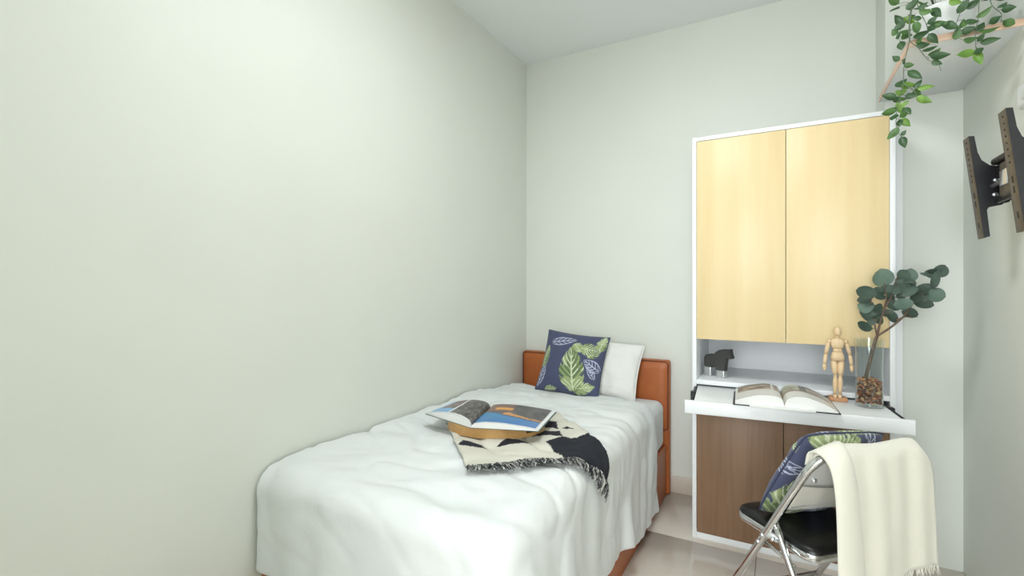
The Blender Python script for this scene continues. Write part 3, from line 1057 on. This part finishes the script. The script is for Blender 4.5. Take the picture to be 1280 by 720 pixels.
VINE_STEMS = [
 [(0.447,2.225,2.354), (0.426,2.225,2.325), (0.419,2.225,2.263), (0.417,2.225,2.188), (0.408,2.225,2.138), (0.401,2.225,2.084), (0.399,2.225,2.026), (0.387,2.225,1.970), (0.380,2.225,1.927), (0.380,2.225,1.874), (0.394,2.225,1.831)],
 [(0.442,2.225,2.344), (0.424,2.225,2.303), (0.417,2.225,2.264), (0.397,2.225,2.237), (0.378,2.225,2.198)],
 [(0.424,2.225,2.297), (0.417,2.225,2.241), (0.417,2.225,2.183), (0.442,2.225,2.147), (0.469,2.225,2.101), (0.495,2.225,2.077), (0.504,2.225,2.050)],
 [(0.568,2.225,2.312), (0.555,2.225,2.243), (0.540,2.225,2.191), (0.545,2.225,2.156)],
 [(0.601,2.225,2.302), (0.601,2.225,2.219), (0.595,2.225,2.152), (0.599,2.225,2.092)],
 [(0.621,2.225,2.296), (0.637,2.225,2.242), (0.661,2.225,2.213), (0.661,2.225,2.181)],
 [(0.438,2.225,2.337), (0.447,2.225,2.279), (0.464,2.225,2.234), (0.469,2.225,2.192)],
 [(0.399,2.225,2.026), (0.419,2.225,2.007), (0.431,2.225,1.991), (0.438,2.225,1.972)],
 [(0.595,2.225,2.165), (0.609,2.225,2.170), (0.621,2.225,2.175)],
]
EUC_LEAVES = [
 (0.387,2.499,1.292, 0.379,2.517,1.348,0.92), (0.353,2.471,1.255, 0.297,2.455,1.267,0.60), (0.389,2.509,1.260, 0.358,2.517,1.273,0.70),
 (0.346,2.486,1.199, 0.305,2.504,1.207,0.85), (0.345,2.495,1.138, 0.311,2.506,1.174,0.35), (0.342,2.482,1.111, 0.300,2.461,1.129,0.55),
 (0.378,2.488,1.195, 0.351,2.465,1.195,0.80), (0.454,2.485,1.310, 0.471,2.503,1.351,0.85), (0.443,2.483,1.310, 0.469,2.454,1.305,0.30),
 (0.426,2.472,1.265, 0.475,2.450,1.276,0.60), (0.492,2.501,1.260, 0.535,2.489,1.283,0.65), (0.523,2.482,1.260, 0.560,2.456,1.248,0.80),
 (0.487,2.509,1.228, 0.534,2.500,1.213,0.60), (0.467,2.478,1.238, 0.493,2.451,1.245,0.70), (0.416,2.472,1.210, 0.461,2.451,1.220,0.60),
 (0.445,2.497,1.182, 0.482,2.475,1.175,0.65), (0.538,2.472,1.283, 0.547,2.466,1.337,0.35), (0.540,2.480,1.331, 0.509,2.500,1.339,0.30),
 (0.416,2.475,1.287, 0.394,2.471,1.269,0.70), (0.376,2.501,1.176, 0.412,2.491,1.173,0.60), (0.389,2.510,1.246, 0.362,2.503,1.241,0.70),
 (0.424,2.480,1.242, 0.447,2.470,1.256,0.70), (0.433,2.471,1.278, 0.414,2.463,1.260,0.70), (0.351,2.480,1.162, 0.372,2.494,1.134,0.60),
 (0.399,2.503,1.227, 0.427,2.498,1.196,0.60),]
EUC_STEMS = [
 [(0.313,2.490,0.840), (0.324,2.490,0.909), (0.351,2.490,1.045), (0.360,2.490,1.079)],
 [(0.360,2.490,1.079), (0.351,2.490,1.139), (0.343,2.490,1.193), (0.341,2.490,1.240)],
 [(0.360,2.490,1.079), (0.381,2.490,1.180), (0.413,2.490,1.260), (0.426,2.490,1.329)],
 [(0.360,2.490,1.079), (0.402,2.490,1.114), (0.449,2.490,1.165), (0.485,2.490,1.231), (0.525,2.490,1.274), (0.544,2.490,1.286), (0.552,2.490,1.328), (0.542,2.490,1.334)],
 [(0.381,2.490,1.180), (0.392,2.490,1.247), (0.384,2.490,1.307)],
 [(0.413,2.490,1.260), (0.449,2.490,1.306), (0.459,2.490,1.316)],
 [(0.423,2.490,1.148), (0.454,2.490,1.162), (0.492,2.490,1.163)],
 [(0.351,2.490,1.139), (0.381,2.490,1.167), (0.418,2.490,1.188)],
]

eu = tag(empty('eucalyptus_branch', (.313, 2.49, .83)), 'dark green eucalyptus branch with round leaves standing in the glass vase', 'branch')
lines = []
for k, S_ in enumerate(EUC_STEMS):
    pts = [Vector(p) + Vector((0, .012 * math.sin(k * 2.1) * (i / len(S_)), 0)) for i, p in enumerate(S_)]
    path = catmull(pts, 6)
    lines.append(path)
    r0, r1 = (.0075, .0060) if k == 0 else (.0046 if k in (2, 3) else .0034, .0014)
    child(tube('stem', path, [r0 + (r1 - r0) * i / (len(path) - 1) for i in range(len(path))], M['bark'], seg=8), eu)
EXTRA = []
for k in range(20):
    q = lines[(1, 2, 3, 4, 5, 2, 3, 7)[k % 8]]
    p = q[int(len(q) * random.uniform(.4, .95))]
    a_ = random.uniform(0, 2 * PI)
    L_ = random.uniform(.034, .05)
    EXTRA.append((p.x, p.y, p.z, p.x + L_ * .8 * math.cos(a_), p.y + .02 * math.sin(k * 3.1), p.z + L_ * .8 * math.sin(a_), random.uniform(.55, .85)))
for k, (a, b, c, d, e, g, w) in enumerate(EUC_LEAVES + EXTRA):
    mid = (Vector((a, b, c)) + Vector((d, e, g))) / 2
    a, b, c = mid + (Vector((a, b, c)) - mid) * 1.2
    d, e, g = mid + (Vector((d, e, g)) - mid) * 1.5
    v, f = leaf_mesh((a, b, c), (d, e, g), min(1, w * 1.15), .05 * (-1) ** k, 9, 0, .18, random.uniform(-.3, .5))
    p = Vector((a, b, c)); q = nearest(p, lines)
    if (p - q).length > .004:
        tube_data([q, q.lerp(p, .5) + Vector((0, 0, .003)), p], .0009, 5, v, f)
    o = child(mk('leaf', v, f, M['euc_b'] if k in (3, 7, 11, 14, 0) else M['euc_a']), eu)

# ------------------------------------------------------------------ corner shelf, pot and trailing vine
SH0, SH1 = (.421, 2.262, 2.172), (XR, 2.868, 2.196)
shf = tag(empty('wall_shelf', (SH1[0], SH1[1], SH0[2])), 'white wall shelf with pale wood edging fixed in the upper corner', 'shelf')
child(box('shelf_panel', (SH0[0] + .004, SH0[1] + .004, SH0[2]), (SH1[0], SH1[1], SH1[2]), WL, bev=.0008), shf)
child(box('front_edging', (SH0[0], SH0[1], SH0[2] - .0005), (SH1[0], SH0[1] + .004, SH1[2] + .0005), M['peach_edge'], bev=.0008), shf)
child(box('side_edging', (SH0[0], SH0[1] + .004, SH0[2] - .0005), (SH0[0] + .004, SH1[1], SH1[2] + .0005), M['peach_edge'], bev=.0008), shf)
PX, PY, PZ = .560, 2.425, 2.197
pot = lathe('plant_pot', [(0, 0), (.070, 0), (.076, .006), (.088, .135), (.092, .140), (.092, .152), (.085, .152), (.082, .135), (0, .13)], M['pot'], None, 56, (PX, PY, PZ))
tag(pot, 'white ceramic plant pot standing on the corner shelf', 'plant pot')
soil = lathe('soil', [(0, 0), (.080, 0), (.074, .004), (0, .006)], M['soil'], pot, 40, (PX, PY, PZ + .135))
vine = tag(empty('trailing_vine', (PX, PY, PZ + .14)), 'trailing green leafy vine spilling from the white pot over the shelf edge', 'vine')
lines = []
for k, S_ in enumerate(VINE_STEMS):
    pts = [Vector(p) for p in S_]
    if k not in (7, 8):
        t0 = pts[0]
        pts = [Vector((PX + (t0.x - PX) * .25, PY - .03, PZ + .141)), Vector((PX + (t0.x - PX) * .5, PY - .09, PZ + .175)), (t0 + Vector((PX, PY - .12, PZ + .165))) / 2] + pts
        if k == 2: pts = [Vector(p) for p in S_]
    for i, p in enumerate(pts):
        if i > 3: p.y += .006 * math.sin(i * 1.7 + k)
    path = catmull(pts, 6)
    lines.append(path)
    child(tube('stem', path, [.0021 - .0012 * i / (len(path) - 1) for i in range(len(path))], M['vine_stem'], seg=6), vine)
bright = {6, 33, 35, 41, 42, 49, 58, 72, 73, 43, 54}
for k, (a, b, c, d, e, g) in enumerate(VINE_LEAVES):
    p, q = Vector((a, b, c)), Vector((d, e, g))
    q = p + (q - p) * 1.38
    p = p - (q - p) * .06
    L = (q - p).length
    v, f = leaf_mesh(p, q, min(.66, max(.40, .027 / max(L, .02))), .06 * (1 if k % 3 else -1), 8, 1, .35, random.uniform(-.5, .6))
    z = nearest(p, lines)
    if .003 < (p - z).length:
        tube_data([z, z.lerp(p, .5) + Vector((0, -.002, .003)), p], .0008, 4, v, f)
    child(mk('leaf', v, f, M['leaf_c'] if k in bright else (M['leaf_b'] if k % 3 == 0 else M['leaf_a'])), vine)
# foliage that rises over the pot above the shelf
for k in range(26):
    a = 2 * PI * k / 26 + random.uniform(-.2, .2)
    r0_ = random.uniform(.02, .07)
    p = Vector((PX + r0_ * math.cos(a), PY + r0_ * math.sin(a), PZ + .15 + random.uniform(0, .05)))
    q = p + Vector((math.cos(a) * .045, math.sin(a) * .045, random.uniform(-.005, .04)))
    v, f = leaf_mesh(p, q, .5, .05, 8, 1, .3, 1.5)
    tube_data([Vector((PX + .4 * (p.x - PX), PY + .4 * (p.y - PY), PZ + .138)), p], .0009, 4, v, f)
    child(mk('leaf', v, f, M['leaf_b'] if k % 2 else M['leaf_a']), vine)

# ------------------------------------------------------------------ tv wall bracket on the right wall
tv = tag(empty('tv_bracket', (XR, 2.07, 1.62)), 'black tilting tv wall bracket with two slotted upright arms and no screen', 'tv bracket')
TILT = math.atan((.61 - .57) / (1.802 - 1.448))
def upright(yc, zt, zb, xt):
    """slotted channel with a side flange that widens to a gusset; local z along the bar, x towards the wall"""
    e = child(box('upright_arm', (0, -.013, zb - zt), (.003, .040, 0), M['bronze_metal'], bev=.001), tv)
    e.matrix_parent_inverse = Matrix.Identity(4)
    e.location = (xt - tv.location.x, yc - tv.location.y, zt - tv.location.z)
    e.rotation_euler = (0, -TILT, 0)
    L = zt - zb
    prof = [(0, 0), (.015, -.003), (.017, -.060), (.024, -.090), (.042, -.112), (.078, -.126), (.088, -.140), (.088, -.232), (.074, -.246), (.026, -.250), (.018, -.262), (.016, -L + .004), (0, -L)]
    for yy in (-.0155, .0375):
        bm = bmesh.new()
        vs = [bm.verts.new((x, yy, z)) for x, z in prof]
        fc = bm.faces.new(vs)
        r_ = bmesh.ops.extrude_face_region(bm, geom=[fc])
        for g in r_['geom']:
            if isinstance(g, bmesh.types.BMVert): g.co.y += .003
        from_bm('side_flange', bm, M['black_metal'], e, False)
    zz = -.018  # raised dark discs paint the shade inside the punched holes
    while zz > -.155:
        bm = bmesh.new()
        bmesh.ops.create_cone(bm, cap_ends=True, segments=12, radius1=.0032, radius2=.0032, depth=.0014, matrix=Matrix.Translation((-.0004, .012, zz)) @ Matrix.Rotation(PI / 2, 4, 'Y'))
        from_bm('dark_slot_mark', bm, M['rubber'], e, True)
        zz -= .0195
    for zz in (-.205, -.235, -.31):  # dark strips likewise paint the shade inside the lower slots
        box('dark_slot_mark', (-.0011, .008, zz - .010), (.0004, .016, zz + .010), M['rubber'], e, bev=.0005)
    for x_, z_ in ((.052, -.166), (.044, -.214)):
        bm = bmesh.new()
        bmesh.ops.create_uvsphere(bm, u_segments=16, v_segments=8, radius=.0088)
        for w in bm.verts:
            w.co = Vector((x_ + w.co.x, -.0165 + w.co.y * .55, z_ + w.co.z * .8))
        from_bm('bolt', bm, M['steel'], e)
    return e
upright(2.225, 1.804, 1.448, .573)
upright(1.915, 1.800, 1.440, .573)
def tb(name, lo, hi, m, bev=.002):
    return child(box(name, lo, hi, m, bev=bev), tv)
tb('cross_plate', (.640, 1.925, 1.655), (.652, 2.215, 1.692), M['black_metal'])
tb('arm_cover', (.622, 1.96, 1.690), (.700, 2.19, 1.712), M['black_metal'], .008)
tb('cross_plate', (.640, 1.925, 1.565), (.652, 2.215, 1.590), M['black_metal'])
tb('tilt_head', (.625, 2.015, 1.575), (.660, 2.125, 1.685), M['bronze_metal'], .006)
tb('tilt_head_cap', (.618, 2.040, 1.605), (.628, 2.100, 1.655), M['steel'], .003)
child(tube('tilt_bar', [(.632, 1.94, 1.625), (.632, 2.20, 1.625)], .007, M['steel'], seg=12), tv)
child(tube('pivot_pin', [(.668, 2.07, 1.555), (.668, 2.07, 1.705)], .011, M['bronze_metal'], seg=14), tv)
tb('folding_arm', (.664, 1.93, 1.585), (.684, 2.075, 1.625), M['black_metal'], .004)
tb('folding_arm', (.686, 1.93, 1.640), (.702, 2.075, 1.680), M['black_metal'], .004)
child(tube('pivot_pin', [(.683, 1.94, 1.565), (.683, 1.94, 1.70)], .012, M['bronze_metal'], seg=14), tv)
tb('wall_plate', (.706, 1.99, 1.545), (XR, 2.155, 1.71), M['black_metal'], .003)
for yy, zz in ((2.0, 1.56), (2.145, 1.56), (2.0, 1.695), (2.145, 1.695)):
    child(tube('wall_bolt', [(.698, yy, zz), (.708, yy, zz)], .006, M['steel'], seg=10), tv)

wb = tag(empty('wall_fitting', (XR, 2.10, 1.96)), 'rounded white plastic fitting on the right wall above the tv bracket', 'fitting')
child(box('fitting_body', (.690, 1.93, 1.866), (XR, 2.212, 1.950), M['white_plastic'], bev=.018, seg=4), wb)
child(box('fitting_grille', (.687, 1.96, 1.890), (.692, 2.16, 1.926), M['frame_white'], bev=.002), wb)

# ------------------------------------------------------------------ chrome folding chair
CHA = math.atan2(.68, .73)
ch = tag(empty('folding_chair', (.11, 2.0, 0), CHA), 'chrome folding chair with black padded seat pulled up to the desk', 'chair')
CR = M['chrome']
# back frame: inverted U whose two legs run forward to the front feet
ZT, YT = .770, -.205
def back_line(z):
    """local y of the back frame at height z"""
    return YT + (ZT - z) * (.47 / ZT)
side_x, rc = .205, .075
pts = [(-side_x, back_line(0.012), .012)]
for z in (.2, .4, .55, ZT - rc):
    pts.append((-side_x, back_line(z), z))
for k in range(1, 9):
    a = PI - k * PI / 16
    z = ZT - rc + rc * math.sin(a)
    pts.append((-side_x + rc + rc * math.cos(a), back_line(z), z))
mir = [(-x, y, z) for x, y, z in reversed(pts)]
tube('back_frame', pts + [(0, back_line(ZT), ZT)] + mir, .0125, CR, ch, 14)
# rear legs: a narrower U running backwards from under the seat
side2 = .192
def rear_line(z):
    return -.028 - (.49 - z) * .56
pts = [(-side2, rear_line(.012), .012), (-side2, rear_line(.2), .2), (-side2, rear_line(.44), .44), (-side2, rear_line(.50), .50)]
tube('rear_leg', pts, .0115, CR, ch, 14)
tube('rear_leg', [(-x, y, z) for x, y, z in pts], .0115, CR, ch, 14)
tube('front_stretcher', [(-side_x, back_line(.14), .14), (side_x, back_line(.14), .14)], .009, CR, ch, 10)
tube('rear_stretcher', [(-side2, rear_line(.12), .12), (side2, rear_line(.12), .12)], .009, CR, ch, 10)
tube('rear_stretcher', [(-side2, rear_line(.30), .30), (side2, rear_line(.30), .30)], .008, CR, ch, 10)
for sx in (-1, 1):
    tube('foot_cap', [(sx * side_x, back_line(.03), .03), (sx * side_x, back_line(.0), .002)], .0145, M['rubber'], ch, 12)
    tube('foot_cap', [(sx * side2, rear_line(.03), .03), (sx * side2, rear_line(0), .002)], .0135, M['rubber'], ch, 12)
# seat: rounded trapezoid, chrome rim below, black pad above
def rounded_outline(wf, wb, yf, yb, r, n=8):
    c = [(wf - r, yf - r, 0), (-wf + r, yf - r, 90), (-wb + r, yb + r, 180), (wb - r, yb + r, 270)]
    out = []
    for x, y, a0 in c:
        for k in range(n + 1):
            a = math.radians(a0 + 90 * k / n)
            out.append((x + r * math.cos(a), y + r * math.sin(a)))
    return out
def slab(name, outl, zs, m, par):
    """zs: (z, inset) levels"""
    v, f = [], []
    n = len(outl)
    for z, ins in zs:
        for x, y in outl:
            L = math.hypot(x, y)
            v.append((x * (1 - ins / L), y * (1 - ins / L), z))
    for i in range(len(zs) - 1):
        for k in range(n):
            f.append((i * n + k, i * n + (k + 1) % n, (i + 1) * n + (k + 1) % n, (i + 1) * n + k))
    f.append(tuple(reversed(range(n)))); f.append(tuple((len(zs) - 1) * n + k for k in range(n)))
    return sharp(mk(name, v, f, m, par), 50)
ol = rounded_outline(.176, .172, .195, -.160, .05)
slab('seat_rim', ol, [(.405, .012), (.408, .004), (.415, 0), (.430, 0), (.434, .004)], CR, ch)
seat = slab('seat_pad', ol, [(.432, .005), (.438, .001), (.446, .004), (.452, .012), (.457, .030), (.459, .09)], M['vinyl'], ch)
for sx in (-1, 1):
    x = sx * .199
    # bracket plate that joins back frame and rear leg beside the seat
    v, f = tube_data([(x, back_line(.432) + .004, .432), (x, -.020, .440), (x, -.050, .438)], [.012, .014, .010], 10)
    mk('hinge_plate', v, f, M['plate'], ch)
    for yy, zz in ((back_line(.432), .432), (-.045, .440), (back_line(.40), .400)):
        tube('rivet', [(sx * .195, yy, zz), (sx * .222, yy, zz)], .006, M['steel'], ch, 10)
    tube('seat_link', [(sx * .19, back_line(.40) , .398), (sx * .175, rear_line(.37), .372)], .006, CR, ch, 8)
# pressed back plate with screws
v, f = [], []
n, m_ = 24, 8
for k in range(m_ + 1):
    for i in range(n + 1):
        a, b = i / n * 2 - 1, k / m_
        low = .630 + .022 * abs(a) ** 2.2
        hi = ZT - .010 - (.055 * max(0, (abs(a) - .72) / .28) ** 2)
        z = low + (hi - low) * b
        y = back_line(z) - .012 * (1 - a * a) + .002
        v.append((a * (side_x - .008), y, z))
bp = mk('back_plate', v, grid_faces(m_ + 1, n + 1), M['plate'], ch)
md = bp.modifiers.new('thickness', 'SOLIDIFY'); md.thickness = .004
for a, z in ((-.155, .672), (-.118, .725), (.155, .672), (.118, .725)):
    tube('screw', [(a, back_line(z) - .010, z), (a, back_line(z) + .004, z)], .0075, M['steel'], ch, 12)
def w2(p):
    return ch.matrix_basis @ Vector(p)

# navy leaf cushion on the chair
cc = cushion('leaf_cushion', .37, .395, .125, 130, M['print_cloth'], lambda a, b: leaf_print((a * .9 + .37) % 1, (b + .21) % 1), pinch=.03, seed=21, rnd=.09, crease=.012)
seam(cc, .37, .395, NAVYSEAM, .03, .003, .09)
cc.matrix_basis = Matrix.Translation(w2((.004, .088, .455))) @ Matrix.Rotation(CHA + PI, 4, 'Z') @ Matrix.Rotation(math.radians(-29), 4, 'X') @ Matrix.Rotation(math.radians(-4), 4, 'Y')
tag(cc, 'navy cushion with leaf print resting on the folding chair against its backrest', 'cushion')

# cream knitted throw hung over the chair back
XA, XB = -.186, .188
def bend_drop(x):
    e = min(rc * .98, max(0, abs(x) - (side_x - rc)))
    return rc - math.sqrt(rc * rc - e * e)
def throw_path(s, x):
    """s = arc length from the inner hem; local (y, z, across) of the cloth on the chair"""
    pass
prof = [(-.018, .500), (-.080, .600), (-.142, .700), (-.178, .765), (-.200, .792), (-.222, .796), (-.240, .775), (-.246, .735), (-.250, .66), (-.252, .56), (-.253, .48), (-.254, .402)]
path = catmull([(0, y, z) for y, z in prof], 8)
nx_ = 60
v = []
for i, p in enumerate(path):
    t = i / (len(path) - 1)
    hang = max(0, (t - .52) / .48)
    hin = max(0, (.30 - t) / .30)
    for k in range(nx_ + 1):
        a = k / nx_
        x = XA + a * (XB - XA)
        fold = .007 * math.sin(a * 13 + 1.0 + t) + .004 * math.sin(a * 29 + 2) + .006 * noise.noise(Vector((a * 6, t * 5, 1)))
        sag = -.014 * max(0, a - .9) / .1
        xx = x + hang * .010 * (a - .3) + .006 * noise.noise(Vector((a * 3, t * 6, 9))) + hin * .05 * (1 - a)
        y = p.y - hang ** .6 * (.006 + fold) + hin * .3 * fold
        z = p.z + (sag + .004 * math.sin(a * 9)) * min(1, t * 3) - hang * hang * .012 * math.sin(a * 4)
        if i < 3: z += .02 * (1 - a)
        bd = bend_drop(x) * math.exp(-((t - .40) / .22) ** 2)
        z -= bd; y += bd * .5
        z += .022 * hang * a * a
        v.append(w2((xx, y, z)))
ct = mk('cream_throw', v, grid_faces(len(path), nx_ + 1), M['cream_knit'])
md = ct.modifiers.new('thickness', 'SOLIDIFY'); md.thickness = .007; md.offset = 0
tag(ct, 'cream knitted throw with a frayed hem draped over the folding chair back', 'throw blanket')
# outer turned-over layer along the left edge, hanging lower
prof2 = [(-.165, .735), (-.178, .778), (-.200, .803), (-.226, .806), (-.250, .780), (-.262, .735), (-.270, .66), (-.274, .56), (-.277, .45), (-.279, .34), (-.280, .27)]
path2 = catmull([(0, y, z) for y, z in prof2], 8)
v = []
for i, p in enumerate(path2):
    t = i / (len(path2) - 1)
    hang = max(0, (t - .4) / .6)
    for k in range(21):
        a = k / 20
        wv = .082 - .012 * math.sin(t * 4)
        x = XA - .006 + a * wv + .012 * hang * a
        y = p.y - hang * .008 * math.sin(a * PI) + .010 * a ** 6 * (1 - .2 * hang) + .010 * (1 - a) ** 8
        bd = bend_drop(x) * math.exp(-((t - .25) / .22) ** 2)
        v.append(w2((x, y + bd * .5, p.z - bd)))
ly = mk('folded_edge', v, grid_faces(len(path2), 21), M['cream_knit'], ct)
md = ly.modifiers.new('thickness', 'SOLIDIFY'); md.thickness = .007; md.offset = 0
v, f = [], []
last = [Vector(q) for q in [ct.data.vertices[(len(path) - 1) * (nx_ + 1) + k].co for k in range(nx_ + 1)]]
for k in range(150):
    a = random.uniform(.12, 1) * (nx_ - .001)
    i0 = int(a)
    p = last[i0].lerp(last[i0 + 1], a - i0)
    L = random.uniform(.022, .034)
    dx = Vector((random.uniform(-.008, .010), random.uniform(-.006, .006), 0))
    tube_data([p + Vector((0, 0, .004)), p + dx * .4 + Vector((0, 0, -L * .5)), p + dx + Vector((0, 0, -L))], [.0014, .0012, .0008], 4, v, f)
fr2 = mk('fringe', v, f, M['cream_knit'], ct)
tag(fr2, 'frayed cream yarn hem', kind='stuff')

# ------------------------------------------------------------------ ceiling lamp (out of frame, over the foot of the bed)
lp = tag(empty('ceiling_lamp_offscreen', (-.48, 1.22, ZC)), 'flush round white ceiling lamp', 'ceiling lamp')
lathe('lamp_body', [(.25, 0), (.255, -.012), (.25, -.045), (.242, -.05), (.236, -.042), (.236, 0)], M['white_plastic'], lp, 48)
lathe('lamp_diffuser_offscreen', [(.235, -.04), (.20, -.058), (.10, -.068), (.0, -.070)], emit_mat('lamp_glow', (247, 251, 255), LAMP_STRENGTH), lp, 48)
